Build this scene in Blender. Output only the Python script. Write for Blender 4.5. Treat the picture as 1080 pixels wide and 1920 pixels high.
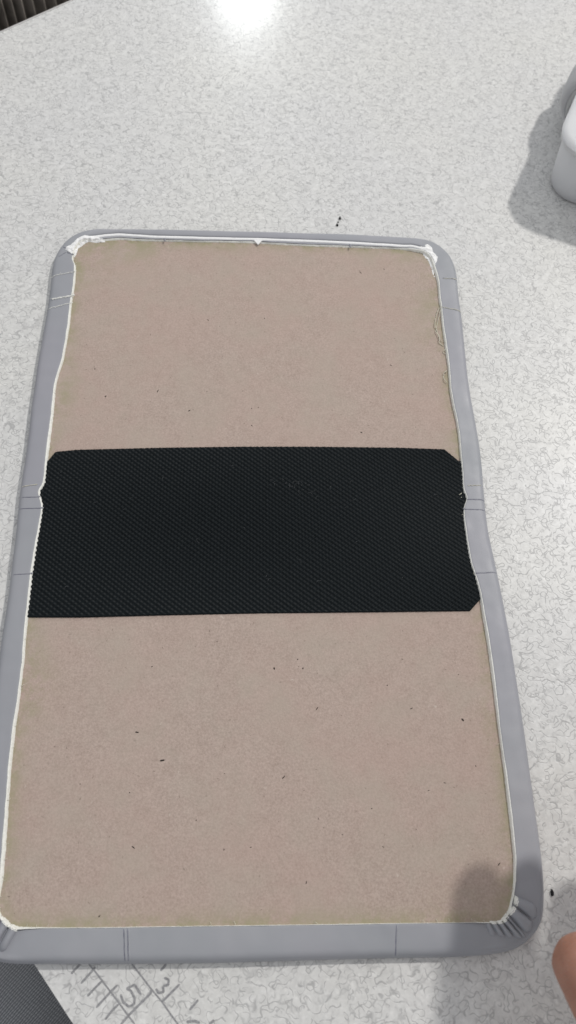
import bpy, bmesh, math, random
import numpy as np
from mathutils import Vector, Matrix, noise
from mathutils.bvhtree import BVHTree
from mathutils.kdtree import KDTree

random.seed(4)
rng = np.random.default_rng(4)
for o in list(bpy.data.objects):
    bpy.data.objects.remove(o)
scene = bpy.context.scene
COL = scene.collection
MM = 0.001            # everything below is measured in millimetres

# ------------------------------------------------------------------ camera
cam_data = bpy.data.cameras.new('camera')
cam = bpy.data.objects.new('camera', cam_data)
COL.objects.link(cam)
cam_data.sensor_fit = 'VERTICAL'
cam_data.sensor_height = 36.0
cam_data.lens = 1550.0 / 1920.0 * 36.0
cam_data.clip_start = 0.01
cam_data.clip_end = 50.0
Rm = Matrix(((0.999235, -0.002497, -0.039037),
             (-0.01551, 0.890868, -0.453998),
             (0.03591, 0.454256, 0.890147)))
cam.matrix_world = Matrix.Translation(Vector((-0.3166, -156.578, 319.129)) * MM) @ Rm.to_4x4()
cam_data.dof.use_dof = True
cam_data.dof.focus_distance = 0.345
cam_data.dof.aperture_fstop = 17.0
scene.camera = cam

# ------------------------------------------------------------------ room light
world = bpy.data.worlds.new('World')
scene.world = world
world.use_nodes = True
bg = world.node_tree.nodes['Background']
bg.inputs['Color'].default_value = (0.965, 0.975, 1.0, 1)
bg.inputs['Strength'].default_value = 0.545


def area_lamp(name, loc, target, power, sx, sy, color):
    d = bpy.data.lights.new(name, 'AREA')
    d.shape = 'RECTANGLE'
    d.size, d.size_y = sx, sy
    d.energy = power
    d.color = color
    o = bpy.data.objects.new(name, d)
    COL.objects.link(o)
    o.location = loc
    o.rotation_euler = (Vector(target) - Vector(loc)).to_track_quat('-Z', 'Y').to_euler()
    return o


# ceiling lamp up and to the right: the shadows of the cup and the hand
area_lamp('ceiling_lamp', (1.50, 1.30, 2.10), (0.05, 0.0, 0), 45.0, 0.13, 0.13, (1.0, 0.97, 0.925))
# lamp farther off whose image glares on the table top at the top of the picture
area_lamp('far_ceiling_lamp', (-0.035, 2.50, 1.185), (0.0, 0.35, 0), 5.2, 0.115, 0.10, (0.95, 0.99, 1.0))

vs = scene.view_settings
vs.view_transform = 'Standard'
vs.look = 'None'
vs.exposure = 0.0
vs.gamma = 1.0
vs.use_curve_mapping = False
scene.render.engine = 'CYCLES'

# ------------------------------------------------------------------ measured outlines (mm on the table)
INNER = {'top': [(-87.26, 158.46), (-82.93, 158.18), (-77.33, 158.85), (-70.4, 159.91), (-60.35, 159.2), (-49.52, 159.24), (-25.06, 159.0), (-0.51, 158.77), (24.94, 157.45), (48.82, 156.83), (70.85, 156.31), (77.98, 155.57)], 'tr': [(77.98, 155.57), (85.0, 153.73), (87.54, 151.37), (88.82, 147.4), (89.3, 143.81), (90.29, 138.48)], 'right': [(90.29, 138.48), (90.8, 132.85), (90.34, 123.83), (90.5, 118.71), (90.25, 106.98), (90.46, 90.11), (90.62, 81.29), (90.03, 68.08), (90.43, 59.41), (91.22, 50.62), (91.39, 42.29), (91.0, 34.12), (90.69, 22.58), (90.15, 14.79), (90.86, 12.68), (91.54, 10.44), (90.38, 8.47), (89.37, 6.38), (88.86, 1.21), (88.89, -9.93), (89.37, -19.53), (90.92, -27.48), (91.66, -34.1), (91.83, -42.43), (92.32, -54.16), (92.35, -72.32), (92.24, -89.01), (92.35, -104.92), (92.04, -122.5), (91.82, -133.6), (90.75, -141.25)], 'br': [(90.75, -141.25), (89.64, -145.5), (87.87, -149.96), (86.25, -152.66), (83.84, -153.95), (80.08, -154.22), (75.45, -154.15)], 'bottom': [(75.45, -154.15), (66.18, -154.18), (44.04, -154.01), (22.02, -154.0), (-14.38, -153.87), (-45.05, -153.79), (-62.45, -153.69), (-77.66, -153.29)], 'bl': [(-77.66, -153.29), (-80.23, -153.09), (-82.77, -152.41), (-85.16, -150.59), (-86.86, -148.61), (-87.69, -145.32)], 'left': [(-87.69, -145.32), (-87.19, -141.17), (-87.1, -138.15), (-87.76, -126.44), (-88.6, -114.41), (-89.41, -100.83), (-89.7, -88.78), (-89.6, -75.16), (-89.79, -61.11), (-90.33, -52.37), (-90.58, -43.77), (-90.48, -37.46), (-90.74, -25.93), (-90.7, -14.03), (-90.2, -0.48), (-90.14, 6.6), (-91.46, 10.19), (-92.77, 13.55), (-90.64, 16.69), (-91.17, 29.2), (-91.3, 44.64), (-91.56, 57.48), (-92.04, 68.35), (-91.52, 74.65), (-90.21, 82.29), (-89.75, 92.67), (-89.46, 106.02), (-89.9, 118.55), (-89.54, 123.94), (-89.67, 134.22), (-90.14, 141.54)], 'tl': [(-90.14, 141.54), (-91.81, 145.05), (-91.89, 151.12), (-90.69, 155.11), (-89.03, 157.33), (-87.26, 158.46)]}
OUTER = {'top': [(-81.54, 168.1), (-50.12, 168.4), (-0.53, 167.96), (49.45, 167.14), (82.85, 165.21)], 'tr': [(82.85, 165.21), (89.73, 163.85), (94.97, 160.23), (99.83, 153.31), (101.7, 144.98)], 'right': [(101.7, 144.98), (101.66, 137.13), (101.15, 126.27), (101.33, 114.66), (100.78, 98.11), (100.15, 79.03), (100.18, 66.17), (100.75, 52.66), (101.14, 39.01), (100.85, 26.75), (100.14, 14.31), (99.65, 3.8), (99.67, -5.17), (100.95, -21.78), (101.73, -34.43), (102.49, -51.41), (102.76, -73.39), (102.9, -92.69), (102.71, -110.21), (102.69, -127.06), (102.42, -138.06)], 'br': [(102.42, -138.06), (101.44, -146.65), (100.15, -153.02), (97.82, -156.79), (93.41, -160.48), (89.41, -162.52), (83.91, -163.72), (76.3, -164.4)], 'bottom': [(76.3, -164.4), (65.29, -164.7), (43.45, -164.66), (21.74, -164.78), (-14.14, -165.13), (-40.82, -165.0), (-67.34, -164.57), (-81.41, -164.33)], 'bl': [(-81.41, -164.33), (-86.79, -163.46), (-91.54, -161.04), (-94.82, -156.87), (-96.82, -150.89), (-97.13, -144.32)], 'left': [(-97.13, -144.32), (-97.21, -136.77), (-97.83, -119.31), (-98.39, -98.96), (-99.87, -75.25), (-100.5, -49.59), (-100.26, -40.92), (-100.34, -29.48), (-100.8, -17.68), (-100.8, -8.21), (-101.49, 5.81), (-101.88, 15.62), (-101.71, 32.18), (-101.83, 46.04), (-102.48, 56.9), (-102.35, 70.75), (-102.63, 82.9), (-102.19, 94.79), (-101.96, 106.68), (-101.68, 118.57), (-102.13, 133.88), (-102.56, 142.26)], 'tl': [(-102.56, 142.26), (-101.77, 149.39), (-99.13, 157.03), (-93.9, 163.75), (-88.23, 166.83), (-81.54, 168.1)]}
TOP_STRIP = [(-89.62, 158.95), (-85.22, 160.62), (-77.29, 162.14), (-70.62, 163.02), (-60.3, 162.32), (-49.45, 161.63), (-25.03, 161.4), (-0.52, 161.18), (24.91, 160.6), (48.76, 159.73), (70.7, 158.37), (79.47, 157.67), (84.02, 156.03), (86.91, 154.51)]
NOTCH_TIP = [(-1.6, 160.05), (0.58, 157.16), (2.76, 160.14)]
STRIP = [(-88.95, -43.17), (-89.4, 3.65), (-92.88, 6.69), (-93.6, 12.6), (-90.6, 17.82), (-90.77, 29.27), (-88.26, 33.63), (-78.86, 34.79), (-42.73, 36.12), (-7.37, 36.77), (25.91, 36.98), (64.23, 36.82), (84.16, 36.11), (90.01, 30.04), (91.13, 14.63), (92.46, 9.89), (90.09, 5.45), (91.54, -26.86), (92.03, -35.57), (87.0, -40.88), (47.33, -41.25), (4.19, -41.6), (-38.45, -42.4), (-70.06, -43.22)]
BLOB_TL = [(-91.24, 147.26), (-95.23, 150.04), (-96.67, 153.6), (-93.89, 155.1), (-91.13, 159.53), (-87.32, 161.81), (-83.26, 161.53), (-77.73, 159.81), (-76.8, 158.36), (-81.56, 157.54), (-85.64, 158.18), (-87.37, 156.69), (-90.25, 153.37)]
BLOB_TR = [(83.71, 157.61), (88.01, 159.18), (90.02, 157.0), (90.53, 153.71), (92.45, 150.83), (92.2, 148.29), (90.44, 144.29), (89.76, 140.0), (90.23, 136.47), (88.8, 138.56), (88.5, 143.9), (87.29, 148.55), (84.91, 152.5)]
SPECKS = [(52.3, 140.26), (3.74, 110.0), (-75.26, 78.77), (-75.61, 79.99), (4.66, 80.3), (63.57, 82.53), (82.93, 77.16), (-45.45, 66.72), (-69.05, 63.53), (-22.93, 66.65), (-30.61, 55.97), (-2.25, 57.39), (0.67, 58.0), (-6.48, 67.11), (47.48, 44.81), (-2.21, 48.14), (-50.8, 99.12), (39.89, 80.7), (-17.88, 104.76), (19.56, 72.5), (64.39, 142.61), (-23.63, 108.61), (89.12, 78.16), (50.24, 42.27), (-18.54, -48.89), (-15.47, -53.31), (-2.22, -46.04), (7.03, -64.23), (16.29, -60.63), (16.64, -63.64), (18.3, -64.29), (23.45, -79.99), (84.14, -55.9), (-44.57, -88.54), (-34.66, -98.95), (-11.55, -103.75), (-45.81, -110.16), (10.25, -105.28), (22.57, -119.89), (24.39, -122.99), (31.01, -125.4), (42.12, -116.63), (69.8, -107.95), (63.6, -110.54), (79.16, -84.87), (59.82, -80.24), (82.07, -101.94), (45.33, -129.67), (-43.18, -128.75), (-11.23, -129.84), (-1.81, -129.26), (-53.24, -150.42), (-21.35, -119.94), (86.43, -135.82), (57.7, -123.92), (17.6, -140.93), (-63.97, -107.0), (-40.48, -63.35), (79.47, -67.16), (50.97, -71.25)]
MARKS = [[(-99.9, 10.39), (-91.83, 10.42)], [(-100.32, 5.03), (-89.85, 5.07)], [(-98.72, -25.15), (-90.62, -24.92)], [(91.15, 10.04), (99.77, 9.81)], [(88.96, 5.09), (99.15, 4.86)], [(90.73, -24.76), (100.41, -24.28)], [(-44.45, -154.29), (-43.51, -164.58)], [(-43.2, -154.31), (-42.28, -164.6)], [(47.99, -154.73), (47.08, -164.5)], [(-47.32, 161.44), (-47.15, 158.14)], [(47.71, 159.73), (47.51, 155.68)], [(93.41, 136.08), (100.93, 135.51)], [(-95.43, 149.58), (-91.81, 147.86)], [(-99.12, 147.01), (-95.73, 149.93)], [(-97.7, 153.48), (-94.86, 151.74)]]
THREADS = [[(-99.4, 119.33), (-88.64, 121.85)], [(-100.54, 113.67), (-88.93, 117.16)], [(-101.35, 134.25), (-89.4, 137.24)], [(90.43, 117.32), (100.53, 115.12)], [(93.93, 136.0), (100.67, 135.77)], [(-100.57, 15.77), (-93.89, 16.58)], [(92.38, 16.86), (98.55, 17.15)]]
FRAY = [[(90.12, 117.51), (88.1, 113.1), (86.66, 106.43), (87.45, 103.81), (88.37, 99.9), (87.73, 96.01), (89.86, 94.11)], [(90.55, 116.5), (88.56, 109.77), (86.8, 102.49), (89.09, 96.67)], [(90.41, 91.88), (89.22, 90.27), (90.37, 89.01)], [(89.88, 79.28), (88.19, 77.72), (88.07, 74.02), (89.15, 72.2)], [(89.63, 13.41), (88.1, 12.35), (89.39, 11.3)]]
PLEATS = [[(90.7, -145.91), (98.46, -149.21)], [(90.01, -149.43), (96.66, -154.82)], [(87.22, -152.04), (93.28, -158.84)], [(86.27, -153.02), (92.35, -160.12)], [(84.96, -154.31), (89.14, -159.43)], [(82.98, -154.61), (86.19, -159.54)], [(80.77, -154.58), (83.16, -158.85)], [(78.9, -154.71), (80.04, -158.8)]]
PLEATS_BL = [[(-79.83, -154.23), (-83.6, -161.43)], [(-83.02, -152.9), (-86.45, -159.82)], [(-85.6, -150.93), (-90.06, -157.88)]]
STROKES = [[(-56.16, -164.64), (-53.81, -166.95), (-48.11, -173.02), (-44.97, -176.38), (-41.99, -179.71), (-39.51, -182.28)], [(-41.77, -164.88), (-38.31, -168.53), (-34.65, -172.51), (-30.83, -176.27), (-27.91, -179.78), (-24.81, -183.27)], [(-58.93, -164.79), (-60.3, -166.09), (-61.64, -167.57)], [(-53.72, -165.63), (-55.85, -168.04), (-58.17, -170.43)], [(-51.22, -169.81), (-53.38, -171.82), (-55.7, -174.17)], [(-46.01, -171.13), (-48.11, -173.02), (-52.46, -177.41)], [(-45.17, -176.56), (-47.32, -178.52), (-49.23, -180.84)], [(-34.66, -172.33), (-34.79, -173.62), (-38.2, -176.68), (-41.57, -179.72), (-44.09, -182.37)], [(-37.95, -174.01), (-40.27, -171.11), (-42.96, -172.18)], [(-42.96, -172.18), (-41.43, -172.76), (-40.0, -175.0), (-40.1, -176.65), (-41.74, -177.35), (-43.73, -176.04), (-44.74, -173.81)], [(-30.84, -176.08), (-28.2, -173.74), (-25.33, -171.18)], [(-30.12, -165.26), (-31.96, -167.13)], [(-30.56, -169.22), (-29.03, -169.81), (-29.09, -171.31), (-30.86, -171.65)], [(-30.86, -171.65), (-30.56, -173.32), (-32.24, -173.66), (-33.17, -172.35)], [(-18.96, -175.77), (-21.72, -178.65)], [(-22.63, -181.98), (-19.79, -181.81), (-18.22, -182.37)], [(-13.58, -181.7), (-15.1, -182.78)]]


# ------------------------------------------------------------------ helpers
def empty(name, loc=(0, 0, 0)):
    o = bpy.data.objects.new(name, None)
    o.empty_display_size = 0.01
    o.location = Vector(loc) * MM
    COL.objects.link(o)
    return o


def tag(o, label, cat=None, group=None, kind=None):
    if label: o['label'] = label
    if cat: o['category'] = cat
    if group: o['group'] = group
    if kind: o['kind'] = kind
    return o


def root_loc(p):
    v = Vector((0, 0, 0))
    while p is not None:
        v += p.location
        p = p.parent
    return v


def mk(name, verts, faces, mat, parent=None, smooth=True, loc=None):
    """one mesh object; verts are world millimetres"""
    me = bpy.data.meshes.new(name)
    off = root_loc(parent) if parent is not None else Vector((0, 0, 0))
    if loc is not None:
        off = off + (Vector(loc) * MM - off)
    vv = [(v[0] * MM - off.x, v[1] * MM - off.y, v[2] * MM - off.z) for v in verts]
    me.from_pydata(vv, [], faces)
    me.validate()
    if smooth:
        me.polygons.foreach_set('use_smooth', [True] * len(me.polygons))
    me.materials.append(mat)
    me.update()
    o = bpy.data.objects.new(name, me)
    COL.objects.link(o)
    if parent is not None:
        o.parent = parent
        if loc is not None:
            o.location = Vector(loc) * MM - root_loc(parent)
    elif loc is not None:
        o.location = Vector(loc) * MM
    return o


def grid_faces(nr, nc, closed=False):
    f = []
    cc = nc if closed else nc - 1
    for r in range(nr - 1):
        for c in range(cc):
            a = r * nc + c
            b = r * nc + (c + 1) % nc
            f.append((a, b, b + nc, a + nc))
    return f


def fix_normals(o):
    bm = bmesh.new()
    bm.from_mesh(o.data)
    bmesh.ops.recalc_face_normals(bm, faces=bm.faces)
    bm.to_mesh(o.data)
    bm.free()
    return o


def resample(pts, n, endpoint=False):
    p = np.array(pts, float)
    d = np.r_[0, np.cumsum(np.linalg.norm(np.diff(p, axis=0), axis=1))]
    t = np.linspace(0, d[-1], n, endpoint=endpoint)
    return np.stack([np.interp(t, d, p[:, k]) for k in range(p.shape[1])], 1)


def tube(points, radii, nseg=8, flat=1.0, cap=True):
    """swept tube through 3D points"""
    P = [Vector(p) for p in points]
    n = len(P)
    if not hasattr(radii, '__len__'):
        radii = [radii] * n
    V, F = [], []
    up = Vector((0, 0, 1))
    for i in range(n):
        t = (P[min(i + 1, n - 1)] - P[max(i - 1, 0)])
        if t.length < 1e-9: t = Vector((1, 0, 0))
        t.normalize()
        s = t.cross(up)
        if s.length < 1e-4: s = t.cross(Vector((0, 1, 0)))
        s.normalize()
        q = s.cross(t)
        for k in range(nseg):
            a = 2 * math.pi * k / nseg
            V.append(tuple(P[i] + s * math.cos(a) * radii[i] + q * math.sin(a) * radii[i] * flat))
    for i in range(n - 1):
        for k in range(nseg):
            a, b = i * nseg + k, i * nseg + (k + 1) % nseg
            F.append((a, b, b + nseg, a + nseg))
    if cap:
        F.append(tuple(range(nseg - 1, -1, -1)))
        F.append(tuple((n - 1) * nseg + k for k in range(nseg)))
    return V, F


def ribbon(pts, width, z):
    """flat stroke on a surface; pts 2D mm"""
    p = resample(pts, max(4, int(len(pts) * 5)), True)
    V, F = [], []
    for i in range(len(p)):
        t = p[min(i + 1, len(p) - 1)] - p[max(i - 1, 0)]
        t = t / (np.linalg.norm(t) + 1e-9)
        nrm = np.array((-t[1], t[0]))
        w = width * (0.93 + 0.14 * random.random()) * 0.5
        if i in (0, len(p) - 1): w *= 0.45
        a, b = p[i] + nrm * w, p[i] - nrm * w
        V += [(a[0], a[1], z), (b[0], b[1], z)]
    for i in range(len(p) - 1):
        F.append((2 * i, 2 * i + 1, 2 * i + 3, 2 * i + 2))
    return V, F


# ------------------------------------------------------------------ materials
class NT:
    def __init__(self, name, rough=0.6, spec=0.5):
        self.m = bpy.data.materials.new(name)
        self.m.use_nodes = True
        self.t = self.m.node_tree
        self.b = self.t.nodes['Principled BSDF']
        self.b.inputs['Roughness'].default_value = rough
        self.b.inputs['Specular IOR Level'].default_value = spec
        self._co = None

    def n(self, typ, **kw):
        nd = self.t.nodes.new(typ)
        for k, v in kw.items():
            if k in nd.inputs: nd.inputs[k].default_value = v
            else: setattr(nd, k, v)
        return nd

    def link(self, a, b):
        self.t.links.new(a, b)

    def co(self):
        if self._co is None:
            self._co = self.n('ShaderNodeTexCoord').outputs['Object']
        return self._co

    def noise(self, scale, detail=2.0, rough=0.5, dist=0.0, vec=None):
        nd = self.n('ShaderNodeTexNoise')
        nd.inputs['Scale'].default_value = scale
        nd.inputs['Detail'].default_value = detail
        nd.inputs['Roughness'].default_value = rough
        nd.inputs['Distortion'].default_value = dist
        self.link(vec or self.co(), nd.inputs['Vector'])
        return nd.outputs['Fac']

    def ramp(self, fac, stops, interp='LINEAR'):
        r = self.n('ShaderNodeValToRGB')
        r.color_ramp.interpolation = interp
        e = r.color_ramp.elements
        while len(e) < len(stops): e.new(0.5)
        for i, (p, c) in enumerate(stops):
            e[i].position = p
            e[i].color = (c, c, c, 1) if not hasattr(c, '__len__') else (*c, 1)
        self.link(fac, r.inputs['Fac'])
        return r.outputs['Color']

    def mix(self, fac, a, b, blend='MIX'):
        m = self.n('ShaderNodeMix', data_type='RGBA', blend_type=blend)
        for sock, val in ((m.inputs['Factor'], fac), (m.inputs['A'], a), (m.inputs['B'], b)):
            if sock.type == 'RGBA' or sock.type == 'VALUE':
                pass
        ins = [i for i in m.inputs if i.enabled]
        fac_s = [i for i in ins if i.name == 'Factor'][0]
        a_s = [i for i in ins if i.name == 'A'][0]
        b_s = [i for i in ins if i.name == 'B'][0]
        for s, v in ((fac_s, fac), (a_s, a), (b_s, b)):
            if isinstance(v, bpy.types.NodeSocket): self.link(v, s)
            elif hasattr(v, '__len__'): s.default_value = (*v, 1)
            else: s.default_value = v
        return [o for o in m.outputs if o.enabled][0]

    def math(self, op, a, b=None, clamp=False):
        m = self.n('ShaderNodeMath', operation=op, use_clamp=clamp)
        for i, v in enumerate((a, b)):
            if v is None: continue
            if isinstance(v, bpy.types.NodeSocket): self.link(v, m.inputs[i])
            else: m.inputs[i].default_value = v
        return m.outputs[0]

    def color(self, v):
        if isinstance(v, bpy.types.NodeSocket): self.link(v, self.b.inputs['Base Color'])
        else: self.b.inputs['Base Color'].default_value = (*v, 1)

    def rough(self, v):
        self.link(v, self.b.inputs['Roughness'])

    def bump(self, h, strength=0.3, dist=0.0003):
        bp = self.n('ShaderNodeBump')
        bp.inputs['Strength'].default_value = strength
        bp.inputs['Distance'].default_value = dist
        self.link(h, bp.inputs['Height'])
        self.link(bp.outputs['Normal'], self.b.inputs['Normal'])


def m_table():
    t = NT('white_patterned_laminate', 0.42, 0.45)
    # worm-like outlines: iso-lines of a noise field, broken up by a second one
    n1 = t.noise(262, 0.5, 0.5, 0.15)
    l1 = t.math('ABSOLUTE', t.math('SUBTRACT', n1, 0.50))
    line1 = t.ramp(l1, [(0.0, 1.0), (0.015, 0.8), (0.036, 0.0)])
    n2 = t.noise(385, 0.3, 0.5, 0.1)
    l2 = t.math('ABSOLUTE', t.math('SUBTRACT', n2, 0.56))
    line2 = t.ramp(l2, [(0.0, 1.0), (0.018, 0.7), (0.04, 0.0)])
    brk = t.ramp(t.noise(250, 2.0, 0.6), [(0.44, 0.04), (0.54, 1.0)])
    brk2 = t.ramp(t.noise(210, 2.0, 0.6), [(0.42, 0.0), (0.52, 0.95)])
    a = t.math('MULTIPLY', line1, brk)
    b = t.math('MULTIPLY', line2, brk2)
    n3 = t.noise(215, 1.5, 0.5, 0.3)
    l3 = t.math('ABSOLUTE', t.math('SUBTRACT', n3, 0.44))
    line3 = t.ramp(l3, [(0.0, 0.75), (0.02, 0.5), (0.05, 0.0)])
    lines = t.math('MAXIMUM', t.math('MAXIMUM', a, b), t.math('MULTIPLY', line3, t.ramp(t.noise(200, 2.0, 0.6), [(0.46, 0.0), (0.58, 0.8)])))
    mott = t.ramp(t.noise(430, 3.0, 0.65), [(0.3, (0.60, 0.60, 0.592)), (0.7, (0.72, 0.72, 0.71))])
    big = t.ramp(t.noise(11, 4.0, 0.6), [(0.3, (0.955, 0.955, 0.965)), (0.7, (1.0, 0.995, 0.975))])
    fl = t.ramp(t.noise(520, 1.0, 0.5), [(0.55, (0.0, 0.0, 0.0)), (0.72, (0.06, 0.06, 0.06))])
    base = t.mix(1.0, mott, big, 'MULTIPLY')
    base = t.mix(1.0, base, fl, 'ADD')
    c = t.mix(t.math('MULTIPLY', lines, 0.58), base, (0.25, 0.25, 0.255))
    t.color(c)
    t.bump(t.math('SUBTRACT', t.math('MULTIPLY', t.noise(430, 3.0, 0.65), 0.35), t.math('MULTIPLY', lines, 1.0)), 0.5, 0.00014)
    t.b.inputs['Coat Weight'].default_value = 0.55
    t.b.inputs['Coat Roughness'].default_value = 0.16
    return t.m


def m_vinyl():
    t = NT('grey_vinyl', 0.50, 0.42)
    n = t.noise(22, 3, 0.55)
    c = t.ramp(n, [(0.25, (0.290, 0.305, 0.328)), (0.55, (0.325, 0.334, 0.360)), (0.8, (0.352, 0.354, 0.380))])
    c = t.mix(t.ramp(t.noise(9, 2, 0.5), [(0.4, 0.0), (0.6, 0.6)]), c, (0.315, 0.312, 0.352))
    t.color(c)
    g = t.noise(1700, 2.0, 0.6)
    t.rough(t.ramp(t.noise(60, 3, 0.6), [(0.3, 0.42), (0.7, 0.6)]))
    t.bump(t.math('ADD', t.math('MULTIPLY', g, 0.35), t.noise(160, 2, 0.5)), 0.18, 0.00016)
    return t.m


def m_batting(name, c0, c1):
    t = NT(name, 0.85, 0.2)
    t.color(t.ramp(t.noise(900, 3, 0.7), [(0.3, c0), (0.65, c1)]))
    t.bump(t.noise(1500, 3, 0.7), 0.5, 0.0003)
    return t.m


def m_card():
    t = NT('grey_brown_cardboard', 0.86, 0.22)
    fine = t.noise(1300, 3, 0.7)
    mid = t.noise(210, 4, 0.6)
    big = t.noise(26, 3, 0.5)
    c = t.ramp(mid, [(0.28, (0.380, 0.294, 0.252)), (0.5, (0.430, 0.341, 0.297)), (0.72, (0.468, 0.378, 0.332))])
    c = t.mix(0.55, c, t.ramp(fine, [(0.25, (0.265, 0.210, 0.180)), (0.5, (0.430, 0.346, 0.300)), (0.78, (0.615, 0.510, 0.448))]))
    c = t.mix(t.ramp(big, [(0.35, 0.0), (0.65, 0.35)]), c, (0.46, 0.335, 0.292))
    c = t.mix(t.ramp(t.noise(48, 4, 0.6), [(0.45, 0.0), (0.68, 0.42)]), c, (0.42, 0.372, 0.312))
    # short darker and lighter fibres pressed into the board
    mp = t.n('ShaderNodeMapping')
    mp.inputs['Scale'].default_value = (1.0, 4.0, 1.0)
    mp.inputs['Rotation'].default_value = (0, 0, 0.5)
    t.link(t.co(), mp.inputs['Vector'])
    fib = t.ramp(t.noise(330, 2, 0.6, 0.8, mp.outputs[0]), [(0.70, 0.0), (0.76, 0.5)])
    c = t.mix(fib, c, (0.24, 0.20, 0.17))
    fib2 = t.ramp(t.noise(410, 2, 0.6, 0.5), [(0.72, 0.0), (0.79, 0.55)])
    c = t.mix(fib2, c, (0.60, 0.53, 0.47))
    # dried glue that seeped out along the edge
    at = t.n('ShaderNodeAttribute', attribute_name='glue')
    gl = t.math('MULTIPLY', at.outputs['Fac'], t.ramp(t.noise(140, 5, 0.7), [(0.38, 0.0), (0.60, 1.0)]))
    c = t.mix(t.math('MULTIPLY', gl, 0.95, True), c, (0.33, 0.305, 0.20))
    t.color(c)
    t.bump(t.math('ADD', fine, t.math('MULTIPLY', mid, 0.8)), 0.35, 0.0002)
    return t.m


def m_nonwoven():
    t = NT('black_embossed_nonwoven', 0.52, 0.13)
    n = t.noise(700, 3, 0.65)
    c = t.ramp(n, [(0.3, (0.0030, 0.0052, 0.0066)), (0.7, (0.0075, 0.0108, 0.0128))])
    lint = t.ramp(t.noise(240, 3, 0.75, 0.6), [(0.68, 0.0), (0.80, 0.16)])
    c = t.mix(lint, c, (0.20, 0.21, 0.21))
    t.color(c)
    t.bump(n, 0.5, 0.0002)
    return t.m


def m_plain(name, col, rough=0.6, spec=0.4, var=0.15, scale=400):
    t = NT(name, rough, spec)
    a = tuple(x * (1 - var) for x in col)
    b = tuple(min(1, x * (1 + var)) for x in col)
    t.color(t.ramp(t.noise(scale, 3, 0.6), [(0.3, a), (0.7, b)]))
    t.bump(t.noise(scale * 1.5, 2, 0.6), 0.15, 0.0001)
    return t.m


def m_frosted():
    t = NT('frosted_plastic', 0.55, 0.3)
    t.color(t.ramp(t.noise(30, 2, 0.5), [(0.3, (0.72, 0.735, 0.76)), (0.7, (0.76, 0.77, 0.79))]))
    t.b.inputs['Transmission Weight'].default_value = 0.12
    t.b.inputs['Subsurface Weight'].default_value = 0.8
    t.b.inputs['Subsurface Radius'].default_value = (0.03, 0.03, 0.03)
    t.b.inputs['Subsurface Scale'].default_value = 1.0
    t.bump(t.noise(900, 2, 0.6), 0.1, 0.0001)
    return t.m


def m_skin():
    t = NT('skin', 0.50, 0.4)
    n = t.noise(90, 3, 0.6)
    t.color(t.ramp(n, [(0.3, (0.30, 0.142, 0.095)), (0.7, (0.40, 0.205, 0.145))]))
    t.b.inputs['Subsurface Weight'].default_value = 0.25
    t.b.inputs['Subsurface Radius'].default_value = (0.004, 0.0015, 0.0008)
    t.b.inputs['Subsurface Scale'].default_value = 0.6
    w = t.n('ShaderNodeTexWave', wave_type='RINGS', rings_direction='Z')
    w.inputs['Scale'].default_value = 420
    w.inputs['Distortion'].default_value = 3.0
    w.inputs['Detail'].default_value = 1.0
    t.link(t.co(), w.inputs['Vector'])
    t.bump(t.math('ADD', t.math('MULTIPLY', w.outputs['Fac'], 0.5), t.noise(700, 4, 0.7)), 0.45, 0.00025)
    return t.m


def m_twill():
    t = NT('dark_grey_twill', 0.9, 0.2)
    mp = t.n('ShaderNodeMapping')
    mp.inputs['Rotation'].default_value = (0, 0, math.radians(38))
    t.link(t.co(), mp.inputs['Vector'])
    w1 = t.n('ShaderNodeTexWave', wave_type='BANDS', bands_direction='X')
    w1.inputs['Scale'].default_value = 300
    w1.inputs['Distortion'].default_value = 1.2
    w1.inputs['Detail'].default_value = 1
    w1.inputs['Detail Scale'].default_value = 2
    t.link(mp.outputs[0], w1.inputs['Vector'])
    w2 = t.n('ShaderNodeTexWave', wave_type='BANDS', bands_direction='Y')
    w2.inputs['Scale'].default_value = 210
    w2.inputs['Distortion'].default_value = 2.0
    t.link(mp.outputs[0], w2.inputs['Vector'])
    h = t.math('MULTIPLY', w1.outputs['Fac'], t.math('ADD', t.math('MULTIPLY', w2.outputs['Fac'], 0.6), 0.4))
    c = t.ramp(h, [(0.1, (0.22, 0.23, 0.248)), (0.6, (0.46, 0.475, 0.50))])
    c = t.mix(t.ramp(t.noise(50, 3, 0.6), [(0.3, 0.0), (0.7, 0.35)]), c, (0.26, 0.255, 0.265))
    t.color(c)
    t.bump(h, 0.6, 0.0004)
    return t.m


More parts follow.
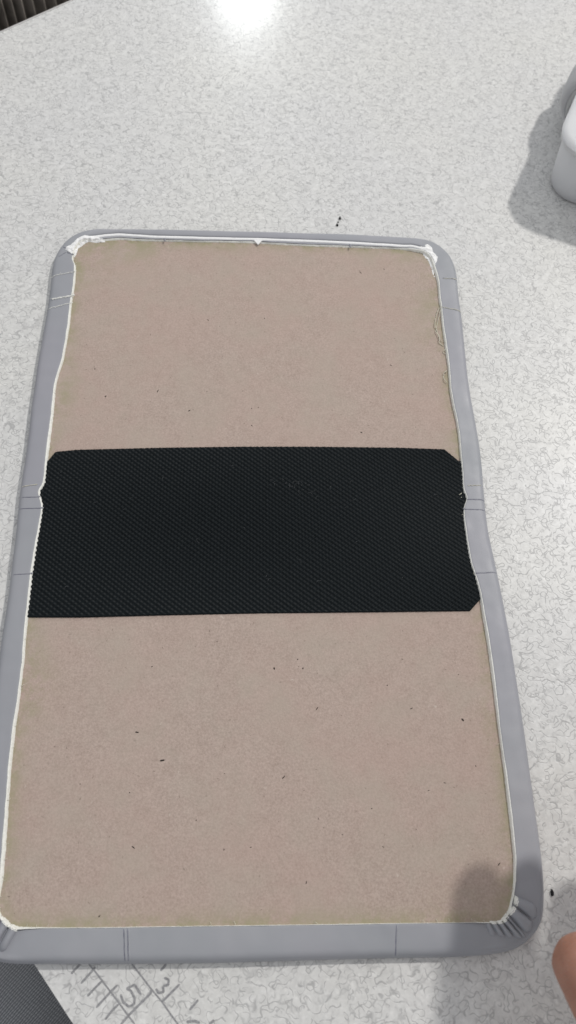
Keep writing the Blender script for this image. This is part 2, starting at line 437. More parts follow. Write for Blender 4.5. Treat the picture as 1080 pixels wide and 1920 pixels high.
M = dict(
    table=m_table(), vinyl=m_vinyl(), card=m_card(), black=m_nonwoven(),
    white=m_batting('white_foam_backing', (0.74, 0.74, 0.69), (0.88, 0.88, 0.84)),
    foam=m_batting('bright_white_foam', (0.80, 0.80, 0.80), (0.93, 0.93, 0.93)),
    cream=m_batting('cream_thread', (0.50, 0.48, 0.38), (0.70, 0.68, 0.58)),
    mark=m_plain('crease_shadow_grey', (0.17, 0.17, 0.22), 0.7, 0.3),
    speck=m_plain('dark_fleck', (0.035, 0.028, 0.024), 0.9, 0.2, 0.5, 900),
    fibre=m_plain('brown_fibre', (0.20, 0.155, 0.125), 0.9, 0.2, 0.5, 300),
    lint=m_plain('grey_lint', (0.10, 0.105, 0.11), 0.9, 0.2, 0.4, 900),
    crumb=m_plain('black_crumb', (0.012, 0.012, 0.014), 0.7, 0.3, 0.4, 900),
    pencil=m_plain('pencil_grey', (0.28, 0.28, 0.29), 0.6, 0.4, 0.3, 1500),
    band=m_plain('edge_band_white', (0.52, 0.51, 0.50), 0.5, 0.4, 0.08),
    seam=m_plain('edge_seam_dark', (0.08, 0.075, 0.07), 0.7, 0.3),
    cup=m_frosted(),
    skin=m_skin(), twill=m_twill(),
    nail=m_plain('fingernail', (0.55, 0.33, 0.27), 0.35, 0.5, 0.05),
    ribbed=m_plain('dark_ribbed_cloth', (0.19, 0.17, 0.15), 0.9, 0.2, 0.4, 60),
    floor=m_plain('dark_floor', (0.12, 0.11, 0.10), 0.6, 0.3, 0.2, 20),
)

# ------------------------------------------------------------------ the table
TC = np.array((-352.115, 165.472))          # table corner, off to the left
TU = np.array((0.76458, 0.64452))           # along the far edge
TW = np.array((0.64452, -0.76458))          # along the near edge
def tpt(a, b, z):
    p = TC + TU * a + TW * b
    return (p[0], p[1], z)

table = empty('table', (120, 0, -720))
tag(table, 'white table with squiggle patterned laminate top lying under the grey panel', 'table')
LA, LB, TH = 1300.0, 800.0, 26.0
def slab(a0, a1, b0, b1, z0, z1):
    V = [tpt(a, b, z) for z in (z0, z1) for a, b in ((a0, b0), (a1, b0), (a1, b1), (a0, b1))]
    F = [(3, 2, 1, 0), (4, 5, 6, 7), (0, 1, 5, 4), (1, 2, 6, 5), (2, 3, 7, 6), (3, 0, 4, 7)]
    return V, F
top = fix_normals(mk('tabletop', *slab(-0.2, LA, 0.9, LB, -TH, 0.0), M['table'], table, smooth=False))
for (a0, a1, b0, b1) in ((-0.2, LA, -1.1, 0.55),):
    e = fix_normals(mk('edge_band', *slab(a0, a1, b0, b1, -TH - 0.4, -0.15), M['band'], table, smooth=False))
    bv = e.modifiers.new('bevel', 'BEVEL'); bv.width = 0.0004; bv.segments = 2
for (a0, a1, b0, b1) in ((0.0, LA, 0.56, 0.89),):
    fix_normals(mk('edge_seam', *slab(a0, a1, b0, b1, -TH, -0.1), M['seam'], table, smooth=False))
for a, b in ((90, 90), (LA - 90, 90), (90, LB - 90), (LA - 90, LB - 90)):
    fix_normals(mk('leg', *slab(a - 20, a + 20, b - 20, b + 20, -720, -TH), M['band'], table, smooth=False))
stroke_label = {8: 'top stroke of a pencilled figure 5', 9: 'round belly of a pencilled figure 5',
                12: 'upper bow of a pencilled figure 3', 13: 'lower bow of a pencilled figure 3'}
for i, s in enumerate(STROKES):
    o = mk('pencil_stroke', *ribbon(s, 0.55 if i < 2 else 0.75, 0.03 + 0.004 * i), M['pencil'], table)
    if i in stroke_label: o['label'] = stroke_label[i]

floor = mk('floor', [(-2500, -2500, -720), (2500, -2500, -720), (2500, 2500, -720), (-2500, 2500, -720)], [(0, 1, 2, 3)], M['floor'], smooth=False)
tag(floor, 'dark floor far below the table', None, None, 'structure')

# ------------------------------------------------------------------ the panel
panel = empty('upholstered_panel', (0, 0, 0))
tag(panel, 'grey vinyl upholstered panel lying face down, bare cardboard back with a black fabric strip', 'panel')

ORDER = ['top', 'tr', 'right', 'br', 'bottom', 'bl', 'left', 'tl']
COUNT = dict(top=130, tr=36, right=220, br=56, bottom=130, bl=36, left=220, tl=36)
EW = dict(top=0.95, tr=0.9, right=0.75, br=0.4, bottom=0.22, bl=1.0, left=1.05, tl=0.8)
I, O, E, SEG = [], [], [], []
for k in ORDER:
    I.append(resample(INNER[k], COUNT[k])); O.append(resample(OUTER[k], COUNT[k]))
    E += [EW[k]] * COUNT[k]; SEG += [k] * COUNT[k]
I = np.concatenate(I); O = np.concatenate(O); E = np.array(E)
def csmooth(a, it):
    for _ in range(it):
        a = 0.25 * np.roll(a, 1, 0) + 0.5 * a + 0.25 * np.roll(a, -1, 0)
    return a
O = csmooth(O, 14)
I = csmooth(I, 2)
E = csmooth(E, 60)
E = E * np.array([max(0.35, 1 + 0.6 * noise.noise(Vector((k * 0.035, 0.3, 0))) + 0.18 * noise.noise(Vector((k * 0.31, 5.3, 0)))) for k in range(len(E))])
NC = len(I)
D = np.linalg.norm(I - O, axis=1)
NRM = (I - O) / D[:, None]
SEG = np.array(SEG)
istop = csmooth((SEG == 'top').astype(float), 10)
isgath = csmooth(((SEG == 'br') | (SEG == 'bl')).astype(float), 25)
arc = np.r_[0, np.cumsum(np.linalg.norm(np.diff(I, axis=0), axis=1))]

def wob(j, s, sc=0.03, amp=0.25):
    p = O[j] + (I[j] - O[j]) * s
    return amp * noise.noise(Vector((p[0] * sc, p[1] * sc, 3.1)))

rows = []
lean = 0.0
spec_rows = [('a', 2.2, 0.12), ('a', 0.7, 0.3), ('a', 0.12, 0.7), ('a', 0.0, 1.2), ('a', 0.15, 2.0), ('a', 0.5, 2.9), ('a', 1.0, 3.7),
             ('a', 1.6, 4.25), ('a', 2.3, 4.6), ('a', 3.2, 4.78), ('f', 0.5, 4.88), ('f', 0.62, 4.92), ('f', 0.75, 4.95), ('e', 0.9, 4.98), ('e', 0.35, 4.98), ('e', 0.08, 4.94), ('e', 0.0, 4.80)]
Vr = []
for typ, val, z in spec_rows:
    for j in range(NC):
        d = D[j]
        if typ == 'a': off = min(val, d * 0.13 * val)
        elif typ == 'f': off = val * d
        else: off = d - E[j] - val
        p = O[j] + NRM[j] * off
        s = off / d
        zz = z - 0.75 * istop[j] * (1 if z > 4.85 else 0.2) - (0.75 * isgath[j] if z > 4.4 else 0)
        if z > 3.5: zz += wob(j, s, 0.035, 0.22) + wob(j, s, 0.16, 0.17) + wob(j, s, 0.45, 0.06) + 0.10 * max(0.0, noise.noise(Vector((arc[j] * 0.22, s * 0.5, 8.0)))) ** 0.7 * s
        Vr.append((p[0], p[1], zz))
cover = fix_normals(mk('vinyl_cover', Vr, grid_faces(len(spec_rows), NC, True), M['vinyl'], panel))
bvh_polys = grid_faces(len(spec_rows), NC, True)
rim_bvh = BVHTree.FromPolygons([Vector(v) for v in Vr], bvh_polys)
def rim_z(x, y, default=5.1):
    h = rim_bvh.ray_cast(Vector((x, y, 30)), Vector((0, 0, -1)))
    return h[0].z if h[0] is not None else default

# white foam backing seen at the cut edge of the vinyl
Ve = []
prof = [(-1.02, 4.80), (-1.0, 5.06), (-0.72, 5.10), (-0.42, 4.72), (-0.15, 4.2), (0.03, 3.45)]
for q, (a, z) in enumerate(prof):
    for j in range(NC):
        jit = 0.0
        if q >= 2: jit = 0.12 * noise.noise(Vector((arc[j] * 1.6, q * 2.0, 0.5))) + 0.09 * (rng.random() - 0.5)
        off = D[j] + a * E[j] + jit * (0.4 + E[j])
        p = O[j] + NRM[j] * off
        zz = z - (0.75 * istop[j] if z > 4.1 else 0)
        if z > 4: zz += wob(j, 0.9, 0.035, 0.22)
        Ve.append((p[0], p[1], zz))
fix_normals(mk('cut_edge', Ve, grid_faces(len(prof), NC, True), M['white'], panel))

# cardboard back: a board cut to run under the vinyl margin
MIDR = I + (O - I) * 0.45
kd = KDTree(NC)
for j in range(NC): kd.insert(Vector((I[j, 0], I[j, 1], 0)), j)
kd.balance()
poly = MIDR
def inside(X, Y, P):
    r = np.zeros(X.shape, bool)
    x0, y0 = P[:, 0], P[:, 1]
    x1, y1 = np.roll(x0, -1), np.roll(y0, -1)
    for a, b, c, d in zip(x0, y0, x1, y1):
        if b == d: continue
        cond = ((b > Y) != (d > Y)) & (X < (c - a) * (Y - b) / (d - b) + a)
        r ^= cond
    return r
st = 1.5
xs = np.arange(MIDR[:, 0].min(), MIDR[:, 0].max() + st, st)
ys = np.arange(MIDR[:, 1].min(), MIDR[:, 1].max() + st, st)
X, Y = np.meshgrid(xs, ys)
ins = inside(X, Y, poly)
idx = -np.ones(X.shape, int)
idx[ins] = np.arange(ins.sum())
cv = []
glue = []
for x, y in zip(X[ins], Y[ins]):
    dist = kd.find(Vector((x, y, 0)))[2]
    z = 3.6 + 0.10 * noise.noise(Vector((x * 0.02, y * 0.02, 7))) + 0.03 * noise.noise(Vector((x * 0.2, y * 0.2, 2)))
    cv.append((x, y, z))
    reach = 3.2 + 10.0 * max(0.0, noise.noise(Vector((x * 0.022, y * 0.022, 11))) + (0.35 if (y > 100 and x < -50) else 0.0))
    glue.append(math.exp(-(dist / reach) ** 1.5))
cf = []
for r in range(idx.shape[0] - 1):
    for c in range(idx.shape[1] - 1):
        q = (idx[r, c], idx[r, c + 1], idx[r + 1, c + 1], idx[r + 1, c])
        if min(q) >= 0: cf.append(tuple(int(v) for v in q))
card = mk('cardboard_back', cv, cf, M['card'], panel)
at = card.data.attributes.new('glue', 'FLOAT', 'POINT')
if len(card.data.vertices) == len(glue): at.data.foreach_set('value', glue)

# dark flecks in the board
for i, (x, y) in enumerate(SPECKS):
    n = random.randint(6, 8)
    big = i in (0, 7, 8, 10, 14, 27, 30, 33, 34, 44)
    r0 = random.uniform(0.30, 0.42) if big else random.uniform(0.14, 0.28)
    ang = random.uniform(0, 3.14)
    el = random.choice((1.1, 1.3, 1.6, 2.6))
    if i == 31 or i == 53: el = 3.6
    zc = 3.66 + 0.10 * noise.noise(Vector((x * 0.02, y * 0.02, 7)))
    V = [(x, y, zc + 0.08)]
    for k in range(n):
        a = 2 * math.pi * k / n
        rr = r0 * random.uniform(0.6, 1.25)
        u, w = rr * math.cos(a) * el, rr * math.sin(a) * 0.8
        V.append((x + u * math.cos(ang) - w * math.sin(ang), y + u * math.sin(ang) + w * math.cos(ang), zc - 0.04))
    mk('fleck', V, [(0, 1 + k, 1 + (k + 1) % n) for k in range(n)], M['speck'], card)

# many finer fibres, too small to pick apart
V, F = [], []
for _ in range(420):
    x, y = rng.uniform(-90, 88), rng.uniform(-150, 156)
    if kd.find(Vector((x, y, 0)))[2] < 2.5: continue
    zc = 3.66 + 0.10 * noise.noise(Vector((x * 0.02, y * 0.02, 7)))
    a = rng.uniform(0, 3.14); l = rng.uniform(0.12, 0.6); w = rng.uniform(0.05, 0.11)
    ca, sa = math.cos(a), math.sin(a)
    b0 = len(V)
    for (u, v) in ((-l, 0), (0, w), (l, 0.3 * w), (0, -w)):
        V.append((x + u * ca - v * sa, y + u * sa + v * ca, zc))
    F.append((b0, b0 + 1, b0 + 2, b0 + 3))
ff = mk('fine_fibres', V, F, M['fibre'], card)
ff['kind'] = 'stuff'

# ---- black embossed strip across the middle
SP = np.array(STRIP)
top_pts = SP[5:14]        # from the left corner to the right chamfer
bot_pts = np.array([SP[0], SP[23], SP[22], SP[21], SP[20], SP[19], SP[18]])
tx, ty = top_pts[:, 0], top_pts[:, 1]
bx, by = bot_pts[:, 0], bot_pts[:, 1]
o1, o2 = np.argsort(tx), np.argsort(bx)
x0s, x1s = min(tx.min(), bx.min()) - 2.2, max(tx.max(), bx.max()) + 1.6
NX, NY = 960, 300
xx = np.linspace(x0s, x1s, NX)
yt = np.interp(xx, tx[o1], ty[o1])
yb = np.interp(xx, bx[o2], by[o2])
fz = np.array([noise.noise(Vector((x * 1.3, 0, 0))) for x in xx]) * 0.18
fz2 = np.array([noise.noise(Vector((x * 1.3, 9, 0))) for x in xx]) * 0.12
yt = yt + fz; yb = yb + fz2
tt = np.linspace(0, 1, NY)
XX = np.repeat(xx[None, :], NY, 0)
YY = yb[None, :] + (yt - yb)[None, :] * tt[:, None]
# pull the two ends in so that the strip stops under the foot of the cut vinyl edge
Lm, Rm_ = (SEG == 'left'), (SEG == 'right')
li, ri = np.argsort(I[Lm][:, 1]), np.argsort(I[Rm_][:, 1])
xl = np.interp(YY, I[Lm][li, 1], I[Lm][li, 0]) - 0.25
xr = np.interp(YY, I[Rm_][ri, 1], I[Rm_][ri, 0]) + 0.25
XX = np.clip(XX, xl, xr)
a = XX / 2.75 + YY / 2.15 + 0.05 * np.sin(XX * 0.11) 
b = XX / 2.75 - YY / 2.15 + 0.05 * np.sin(YY * 0.17 + XX * 0.05)
fade = 0.72 + 0.28 * np.sin(XX * 0.021 + 2.2) * np.cos(YY * 0.05)
jit = rng.random(XX.shape) - 0.5
H = (0.25 * np.cos(2 * np.pi * a) + 0.20 * np.cos(2 * np.pi * b)) * fade + 0.08 * jit
edge = np.minimum(tt, 1 - tt)[:, None] * (yt - yb)[None, :]
ZZ = 4.30 + H * np.clip(edge / 0.8, 0.3, 1) + 0.12 * np.sin(XX * 0.05 + YY * 0.03)
ZZ[0] = 3.5; ZZ[-1] = 3.5
Vb = np.stack([XX, YY, ZZ], -1).reshape(-1, 3).tolist()
strip = mk('fabric_strip', Vb, grid_faces(NY, NX), M['black'], panel)
strip['label'] = 'black embossed nonwoven fabric strip glued across the cardboard'

for _ in range(46):                         # lint and scuffs caught on the fabric
    cl = rng.random()
    if cl < 0.5: x, y = rng.normal((16.0, 17.0), (5.0, 2.5))
    else: x, y = rng.uniform(-85, 82), rng.uniform(-38, 32)
    a0, l = rng.uniform(0, 6.28), rng.uniform(0.5, 2.2)
    pts = [(x + l * t * math.cos(a0 + t), y + l * t * math.sin(a0 + t), 4.62 + 0.12 * math.sin(3 * t)) for t in np.linspace(0, 1, 5)]
    Vl, Fl = tube(pts, 0.055, 4)
    mk('lint', Vl, Fl, M['lint'], strip)

# ---- white padding exposed along the top fold
tp = resample(TOP_STRIP, 150, True)
Vt = []
secs = [(-0.95, -0.9), (-0.9, 0.02), (-0.5, 0.22), (0.1, 0.32), (0.6, 0.30), (0.9, 0.05), (1.0, -0.9)]
nrmv = np.gradient(tp, axis=0); nrmv /= np.linalg.norm(nrmv, axis=1)[:, None]
nrmv = np.stack([-nrmv[:, 1], nrmv[:, 0]], 1)
for q, (s, z) in enumerate(secs):
    for i in range(len(tp)):
        w = 0.9 * (1.0 + 0.18 * noise.noise(Vector((tp[i, 0] * 0.12, q * 0.3, 0))))
        p = tp[i] + nrmv[i] * s * w
        Vt.append((p[0], p[1], max(rim_z(p[0], p[1], 4.5), 4.2) + z + (0.05 if z > 0 else 0)))
fix_normals(mk('white_piping', Vt, grid_faces(len(secs), len(tp)), M['foam'], panel))
nt = NOTCH_TIP
zt = max(rim_z(nt[1][0], nt[1][1], 4.6), 4.4)
fix_normals(mk('notch', [(nt[0][0], nt[0][1], zt + 0.3), (nt[1][0], nt[1][1], zt + 0.15), (nt[2][0], nt[2][1], zt + 0.3),
             (nt[0][0], nt[0][1], zt - 0.4), (nt[1][0], nt[1][1], zt - 0.4), (nt[2][0], nt[2][1], zt - 0.4)],
   [(0, 1, 2), (0, 3, 4, 1), (1, 4, 5, 2), (2, 5, 3, 0)], M['foam'], panel, smooth=False))
# outer flap of vinyl in front of the piping
ft = []
nfl = 150
ot = resample(OUTER['top'], nfl, True)
for q, (s, z) in enumerate([(0.10, -0.4), (0.16, 0.08), (0.5, 0.42), (0.86, 0.42), (0.97, 0.30), (1.0, -0.5)]):
    for i in range(nfl):
        j = int(i * (len(tp) - 1) / (nfl - 1))
        tgt = tp[j] + nrmv[j] * 1.0
        p = ot[i] + (tgt - ot[i]) * s
        ft.append((p[0], p[1], max(rim_z(p[0], p[1], 4.2), 2.5) + z))
fix_normals(mk('folded_flap', ft, grid_faces(6, nfl), M['vinyl'], panel))

# ---- torn white padding in the two upper corners
def blob(pts, name, height, label):
    P = np.array(pts)
    bm_st = 0.22
    xs = np.arange(P[:, 0].min() - 0.6, P[:, 0].max() + 0.6, bm_st)
    ys = np.arange(P[:, 1].min() - 0.6, P[:, 1].max() + 0.6, bm_st)
    X, Y = np.meshgrid(xs, ys)
    jx = np.array([[noise.noise(Vector((x * 0.9, y * 0.9, 1))) for x, y in zip(r, s)] for r, s in zip(X, Y)]) * 0.5
    ins = inside(X + jx, Y + jx * 0.8, P)
    bd = resample(np.vstack([P, P[:1]]), 160)
    k2 = KDTree(len(bd))
    for j, q in enumerate(bd): k2.insert(Vector((q[0], q[1], 0)), j)
    k2.balance()
    V, ix = [], -np.ones(X.shape, int)
    for r in range(X.shape[0]):
        for c in range(X.shape[1]):
            if not ins[r, c]: continue
            x, y = X[r, c], Y[r, c]
            dd = k2.find(Vector((x, y, 0)))[2]
            base = max(rim_z(x, y, 3.6), 3.6)
            z = base - 0.25 + height * (1 - math.exp(-dd / 0.45)) * (0.75 + 0.6 * noise.noise(Vector((x * 0.55, y * 0.55, 4)))) + 0.22 * noise.noise(Vector((x * 2.2, y * 2.2, 1)))
            ix[r, c] = len(V); V.append((x, y, z))
    F = []
    for r in range(ix.shape[0] - 1):
        for c in range(ix.shape[1] - 1):
            q = (ix[r, c], ix[r, c + 1], ix[r + 1, c + 1], ix[r + 1, c])
            if min(q) >= 0: F.append(tuple(int(v) for v in q))
    o = mk(name, V, F, M['foam'], panel)
    o['label'] = label
    return o
blob(BLOB_TL, 'torn_padding', 1.1, 'ragged white padding bursting out of the upper left corner')
blob(BLOB_TR, 'torn_padding', 0.9, 'torn white padding showing at the upper right corner')

# ---- creases, seams and loose threads on the margin
def on_rim(p0, p1, n, lift, jit=0.0):
    out = []
    for i in range(n):
        t = i / (n - 1)
        x = p0[0] + (p1[0] - p0[0]) * t + jit * (random.random() - 0.5)
        y = p0[1] + (p1[1] - p0[1]) * t + jit * (random.random() - 0.5)
        out.append((x, y, rim_z(x, y) + lift))
    return out
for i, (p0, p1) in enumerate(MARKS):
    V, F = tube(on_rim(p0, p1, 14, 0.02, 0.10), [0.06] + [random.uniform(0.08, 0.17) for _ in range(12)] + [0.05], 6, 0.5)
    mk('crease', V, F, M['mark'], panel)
    dv = np.array(p1) - np.array(p0); dv = np.array((-dv[1], dv[0])) / np.linalg.norm(dv) * 0.42
    V, F = tube(on_rim(np.array(p0) + dv, np.array(p1) + dv, 14, -0.10, 0.06), [0.1] + [random.uniform(0.26, 0.34) for _ in range(12)] + [0.1], 8, 0.7)
    mk('crease_ridge', V, F, M['vinyl'], panel)
for i, (p0, p1) in enumerate(THREADS):
    r = 0.42 if i == 0 else 0.17
    pts = on_rim(p0, p1, 26, 0.12, 0.35 if i else 0.25)
    V, F = tube(pts, [r * random.uniform(0.5, 1.2) for _ in pts], 6)
    mk('loose_thread', V, F, M['white' if i < 3 else 'cream'], panel)
    if i in (0, 1, 2, 3):
        for k in range(3):
            c = random.choice(pts)
            a = random.uniform(0, 6.28)
            q = [(c[0] + t * math.cos(a) * 0.9 + 0.3 * math.sin(t * 2), c[1] + t * math.sin(a) * 0.6, c[2] + 0.25 * math.sin(t * 1.5)) for t in np.linspace(0, 2.2, 8)]
            V, F = tube(q, 0.07, 5)
            mk('loose_thread', V, F, M['white'], panel)
for pts in FRAY:
    p = resample(pts, len(pts) * 5, True)
    q = [(x + 0.15 * random.uniform(-1, 1), y + 0.15 * random.uniform(-1, 1), 4.1 + 0.4 * math.sin(i * 0.5)) for i, (x, y) in enumerate(p)]
    V, F = tube(q, 0.16, 5)
    mk('frayed_fibre', V, F, M['cream'], panel)

V, F = [], []
for j in range(0, NC):
    dens = 0.75 if SEG[j] in ('tr', 'tl') else (0.5 if (SEG[j] == 'right' and I[j, 1] > 60) else 0.22)
    if rng.random() > dens: continue
    a0 = math.atan2(NRM[j, 1], NRM[j, 0]) + rng.normal(0, 0.9)
    l = rng.uniform(0.4, 1.5)
    st0 = I[j] - NRM[j] * E[j] * rng.uniform(0.0, 0.9)
    z0 = rng.uniform(3.8, 4.7)
    pts = [(st0[0] + l * t * math.cos(a0 + 0.8 * t), st0[1] + l * t * math.sin(a0 + 0.8 * t), max(3.72, z0 - 0.5 * t)) for t in np.linspace(0, 1, 4)]
    v, f = tube(pts, rng.uniform(0.05, 0.10), 4)
    b0 = len(V); V += v; F += [tuple(b0 + q for q in g) for g in f]
fe = mk('frayed_backing', V, F, M['cream'], panel)
fe['kind'] = 'stuff'

# ---- gathered pleats in the lower corners
def pleat(pa, pb, qa, qb, h, tip=True):
    """rounded fold between crease line pa-pb and crease line qa-qb, leaning over to one side"""
    pa, pb, qa, qb = map(np.array, (pa, pb, qa, qb))
    nr, nc = 22, 15
    ph = random.uniform(0, 20)
    def pt(t, s):
        l0 = pa + (pb - pa) * t; l1 = qa + (qb - qa) * t
        m = 0.5 * (l0 + l1)
        k = 1.0 + 0.10 * noise.noise(Vector((t * 3, ph, 0)))
        if t > 0.8: k *= 1 - 0.6 * (t - 0.8) / 0.2
        s2 = min(1.0, max(0.0, 0.5 + (s - 0.5) * 0.94))
        p = m + (l0 + (l1 - l0) * s2 - m) * k
        u = s ** 0.75
        prof = math.sin(math.pi * u) ** 0.55 if 0 < u < 1 else 0.0
        fall = max(0.0, 1 - t ** 5.0)
        base = rim_z(p[0], p[1], 4.4)
        return (p[0], p[1], base - 0.35 + (h + 0.35) * prof * fall + 0.06 * noise.noise(Vector((p[0], p[1], ph))))
    V = [pt(r / (nr - 1), c / (nc - 1)) for r in range(nr) for c in range(nc)]
    o = fix_normals(mk('pleat', V, grid_faces(nr, nc), M['vinyl'], panel))
    if tip:
        inw = -(pb - pa) / np.linalg.norm(pb - pa)
        VT = []
        for k in range(6):
            for c in range(nc):
                if k < 3:
                    v = pt(0.05 * (2 - k) / 2 + 0.012 * (1 + math.sin(c * 1.3)), c / (nc - 1))
                    VT.append((v[0], v[1], v[2] + 0.06))
                else:
                    kk = (k - 2) / 3
                    v = pt(0.0, c / (nc - 1))
                    VT.append((v[0] + inw[0] * 0.9 * kk + 0.10 * random.uniform(-1, 1), v[1] + inw[1] * 0.9 * kk + 0.10 * random.uniform(-1, 1),
                               (v[2] + 0.06) * (1 - kk ** 1.6) + 3.45 * kk ** 1.6))
        mk('white_tip', VT, grid_faces(6, nc), M['white'], o)
    return o
for i in range(len(PLEATS) - 1):
    (pa, pb), (qa, qb) = PLEATS[i], PLEATS[i + 1]
    hgt = (2.3, 2.5, 1.0, 1.7, 1.6, 1.3, 0.9)[i]
    pleat(qa, qb, pa, pb, hgt, i < 6)
for i in range(len(PLEATS_BL) - 1):
    (pa, pb), (qa, qb) = PLEATS_BL[i], PLEATS_BL[i + 1]
    pleat(pa, pb, qa, qb, 2.0, True)

# ------------------------------------------------------------------ crumbs on the table
def crumb(x, y, r, label, group=None):
    bm = bmesh.new()
    bmesh.ops.create_icosphere(bm, subdivisions=2, radius=1.0)
    sx, sy, ph = random.uniform(0.6, 1.1), random.uniform(0.9, 1.6), random.uniform(0, 9)
    V = []
    for v in bm.verts:
        k = 1 + 0.9 * noise.noise(v.co * 1.7 + Vector((ph, 0, 0)))
        V.append((x + v.co.x * r * k * sx, y + v.co.y * r * k * sy, max(0.0, r * 0.55 + v.co.z * r * 0.6 * k)))
    F = [tuple(v.index for v in f.verts) for f in bm.faces]
    bm.free()
    o = mk('crumb', V, F, M['crumb'], None, smooth=False, loc=(x, y, 0))
    tag(o, label, 'crumb', group)
crumb(44.0, 181.0, 0.85, 'largest black crumb on the table just above the panel top edge', 'black crumbs on the table')
crumb(42.9, 178.4, 0.42, 'middle one of three black crumbs above the panel top edge', 'black crumbs on the table')
crumb(42.3, 176.2, 0.6, 'black crumb nearest the top edge of the panel', 'black crumbs on the table')
crumb(105.0, -145.2, 0.85, 'black crumb beside the pleated lower right panel corner', 'black crumbs on the table')

# ------------------------------------------------------------------ frosted plastic box at the right edge
BC = np.array((177.5, 209.0)); D1 = np.array((0.42, 0.9075)); D2 = np.array((0.9075, -0.42))
box = empty('plastic_box', (BC[0] + 50, BC[1] + 20, 0))
tag(box, 'frosted white plastic box with a side clip, cut off by the right picture edge', 'box')
def rrect(grow, z):
    """rounded rectangle ring, corner radius 16 + grow"""
    r = 16 + grow
    out = []
    for (cx, cy, a0) in ((0, 0, 180), (74, 0, 270), (74, 96, 0), (0, 96, 90)):
        for k in range(13):
            a = math.radians(a0 + 90 * k / 12)
            p = BC + D2 * (cx + r * math.cos(a)) + D1 * (cy + r * math.sin(a))
            out.append((p[0], p[1], z))
    return out
prof = [(-14, 0.5), (-3.0, 0.3), (-1.0, 0.8), (0.0, 2.2), (0.3, 5), (0.9, 14), (1.7, 27), (1.9, 28.4), (3.0, 28.8), (3.2, 30.6), (2.6, 31.2), (1.2, 31.3), (-14, 31.0)]
V = []
for g, z in prof: V += rrect(g, z)
nb = 52
F = grid_faces(len(prof), nb, True)
F.append(tuple(range(nb))); F.append(tuple((len(prof) - 1) * nb + k for k in range(nb)))
fix_normals(mk('box_body', V, F, M['cup'], box))
V = []
lid = [(3.4, 31.4), (3.9, 32.6), (3.4, 34.2), (1.0, 34.9), (-1.5, 34.2), (-3.5, 33.8), (-14.5, 33.9)]
for g, z in lid: V += rrect(g, z)
F = grid_faces(len(lid), nb, True); F.append(tuple((len(lid) - 1) * nb + k for k in range(nb)))
fix_normals(mk('lid', V, F, M['cup'], box))
# clip on the long side: a curved flap hinged at the lid and standing off the wall
V = []
nu, nv = 15, 12
for side in (0, 1):
    for i in range(nu):
        t = i / (nu - 1)
        off = 3.6 + 8.5 * math.sin(math.pi * min(1, t * 0.95)) ** 0.7 - side * 1.5
        z = 33.5 - 27 * t
        for j in range(nv):
            w = j / (nv - 1)
            y = 36 + 34 * w
            rim = 1 - 0.35 * (abs(w - 0.5) * 2) ** 6
            p = BC - D2 * (16 + off * rim) + D1 * y
            V.append((p[0], p[1], z))
G = grid_faces(nu, nv); Nn = nu * nv
F = G + [tuple(Nn + k for k in reversed(f)) for f in G]
for i in range(nu - 1):
    for c in (0, nv - 1):
        q = i * nv + c; F.append((q, q + nv, Nn + q + nv, Nn + q))
for c in range(nv - 1):
    for q in (c, (nu - 1) * nv + c): F.append((q, q + 1, Nn + q + 1, Nn + q))
fix_normals(mk('clip', V, F, M['cup'], box))

# ------------------------------------------------------------------ hand reaching in from the lower right
HL = (150, -250, 60)
hand = empty('hand', HL)
tag(hand, 'hand reaching in at the lower right corner, only its thumb tip in view', 'hand')
bm = bmesh.new()
def chain(pts, sub=7):
    P = [Vector(p[:3]) for p in pts]; Rr = [p[3] for p in pts]
    for i in range(len(P) - 1):
        for k in range(sub + (1 if i == len(P) - 2 else 0)):
            t = k / sub
            c = P[i].lerp(P[i + 1], t); r = Rr[i] + (Rr[i + 1] - Rr[i]) * t
            bmesh.ops.create_icosphere(bm, subdivisions=2, radius=r, matrix=Matrix.Translation(c))
chain([(89.8, -165.6, 64, 8.8), (94.2, -175, 66, 10.3), (104, -192, 71, 9.6), (114, -212, 78, 11.5), (136, -238, 90, 16)])      # thumb
chain([(122.5, -99, 70, 7.8), (120.6, -118, 73, 8.2), (120.8, -144, 79, 9.0), (126.4, -186, 88, 10.8), (142.0, -240, 94, 14)])
chain([(138.0, -99, 69, 7.6), (136.6, -116, 73, 8.4), (136.8, -144, 80, 9.2), (144.4, -186, 90, 11), (152.0, -240, 95, 14)])
chain([(154.5, -104, 66, 7.2), (153.1, -122, 70, 8.0), (153.8, -150, 77, 8.8), (162.4, -190, 88, 10.4), (162.0, -240, 94, 14)])
chain([(171.5, -124, 62, 6.2), (170.1, -140, 66, 6.8), (171.8, -162, 72, 7.6), (179.4, -198, 86, 9.6), (170.0, -242, 93, 13)])
chain([(141, -236, 93, 17), (168, -236, 93, 17)])
chain([(154, -246, 95, 20), (158, -280, 102, 19), (175, -350, 112, 24), (195, -430, 125, 29)], 10)                        # wrist and forearm
V = [tuple(v.co) for v in bm.verts]
F = [tuple(v.index for v in f.verts) for f in bm.faces]
bm.free()
body = mk('palm_and_fingers', V, F, M['skin'], hand)
rm = body.modifiers.new('remesh', 'REMESH'); rm.mode = 'VOXEL'; rm.voxel_size = 0.0011; rm.use_smooth_shade = True
sm = body.modifiers.new('smooth', 'SMOOTH'); sm.iterations = 9; sm.factor = 0.5
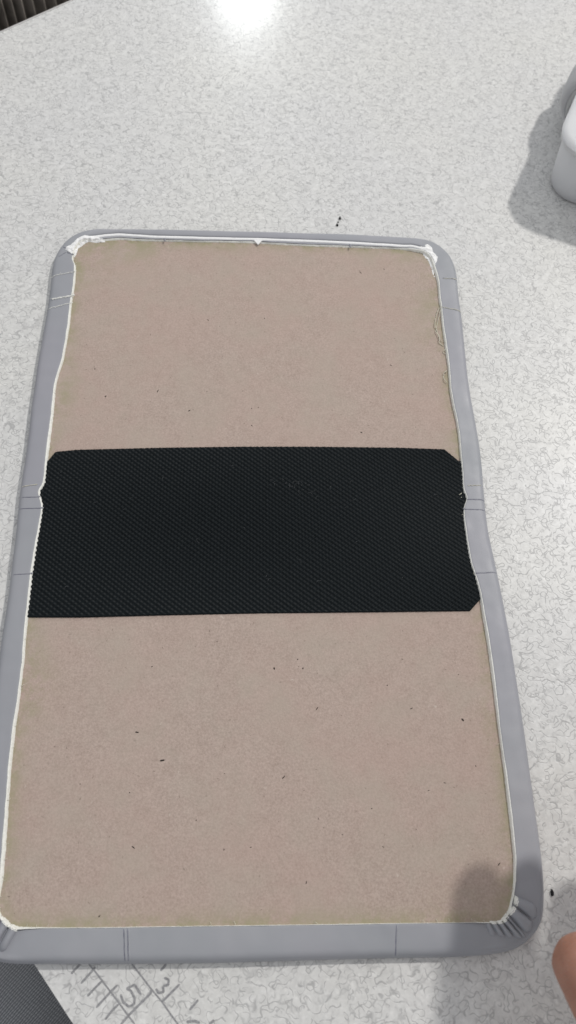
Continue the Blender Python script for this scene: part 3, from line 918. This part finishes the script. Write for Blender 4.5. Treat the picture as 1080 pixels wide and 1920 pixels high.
for (x, y, z, r) in ((122.5, -99, 70, 7.2), (138.5, -95, 69, 7.4), (154.5, -103, 66, 7.2), (171.5, -123, 62, 6.2)):
    V = []
    nr, nc = 7, 9
    for i in range(nr):
        for j in range(nc):
            u = -0.62 + 1.24 * j / (nc - 1); w = -1 + 2 * i / (nr - 1)
            half = math.sqrt(max(0, 1 - abs(w) ** 4))
            V.append((x + r * 0.78 * u / 0.62 * half, y - 4.0 + 5.5 * w, z + 1.2 - 0.9 * w + r * 0.98 - 0.34 * r * (u * half) ** 2 / 0.4))
    o = fix_normals(mk('fingernail', V, grid_faces(nr, nc), M['nail'], hand))
    so = o.modifiers.new('solid', 'SOLIDIFY'); so.thickness = 0.0005

# ------------------------------------------------------------------ lap below the near table edge
lap = empty('trousers', (-130, -330, -260))
tag(lap, 'dark grey twill trousers of the sitter, below the near left table edge', 'trousers')
def leg(p0, p1, r0, r1, name):
    p0, p1 = Vector(p0), Vector(p1)
    n, ns = 60, 48
    ax = (p1 - p0).normalized()
    s = ax.cross(Vector((0, 0, 1))).normalized(); q = s.cross(ax)
    V = []
    for i in range(n):
        t = i / (n - 1)
        c = p0.lerp(p1, t); r = r0 + (r1 - r0) * t
        if t > 0.92: r *= math.sqrt(max(0.02, 1 - ((t - 0.92) / 0.08) ** 2))
        for k in range(ns):
            a = 2 * math.pi * k / ns
            w = 1 + 0.05 * noise.noise(Vector((math.cos(a) * 1.6, math.sin(a) * 1.6, t * 6))) + 0.02 * math.sin(t * 30 + 3 * math.cos(a))
            V.append(tuple(c + (s * math.cos(a) + q * math.sin(a) * 0.9) * r * w))
    F = grid_faces(n, ns, True)
    F.append(tuple(range(ns))); F.append(tuple((n - 1) * ns + k for k in range(ns)))
    fix_normals(mk(name, V, F, M['twill'], lap))
leg((-60, -560, -190), (-170, -40, -175), 92, 72, 'trouser_leg')
leg((110, -570, -190), (60, -60, -185), 92, 72, 'trouser_leg')

# ------------------------------------------------------------------ ribbed dark cloth beyond the far edge
V = []
ncol, thick = 1400, 2.0
nz = 10
for side in (0, 1):
    for i in range(nz):
        z = -460 + (465) * i / (nz - 1)
        for c in range(ncol):
            a = 20 + 560 * c / (ncol - 1)
            wv = 3.6 * math.cos(2 * math.pi * a / 7.5 + 0.9 * math.sin(a * 0.11)) + 3.0 * noise.noise(Vector((a * 0.03, z * 0.004, 0)))
            p = TC + TU * a - TW * (46 + side * thick + wv)
            V.append((p[0], p[1], z))
Nn = nz * ncol
F = grid_faces(nz, ncol) + [tuple(Nn + k for k in reversed(f)) for f in grid_faces(nz, ncol)]
for c in range(ncol - 1):
    t0 = (nz - 1) * ncol + c
    F.append((t0, t0 + 1, Nn + t0 + 1, Nn + t0)); F.append((c + 1, c, Nn + c, Nn + c + 1))
cloth = mk('ribbed_cloth', V, F, M['ribbed'], None, loc=tuple(tpt(300, -46, -460)))
tag(cloth, 'dark ribbed cloth hanging beyond the far left table edge', 'cloth')
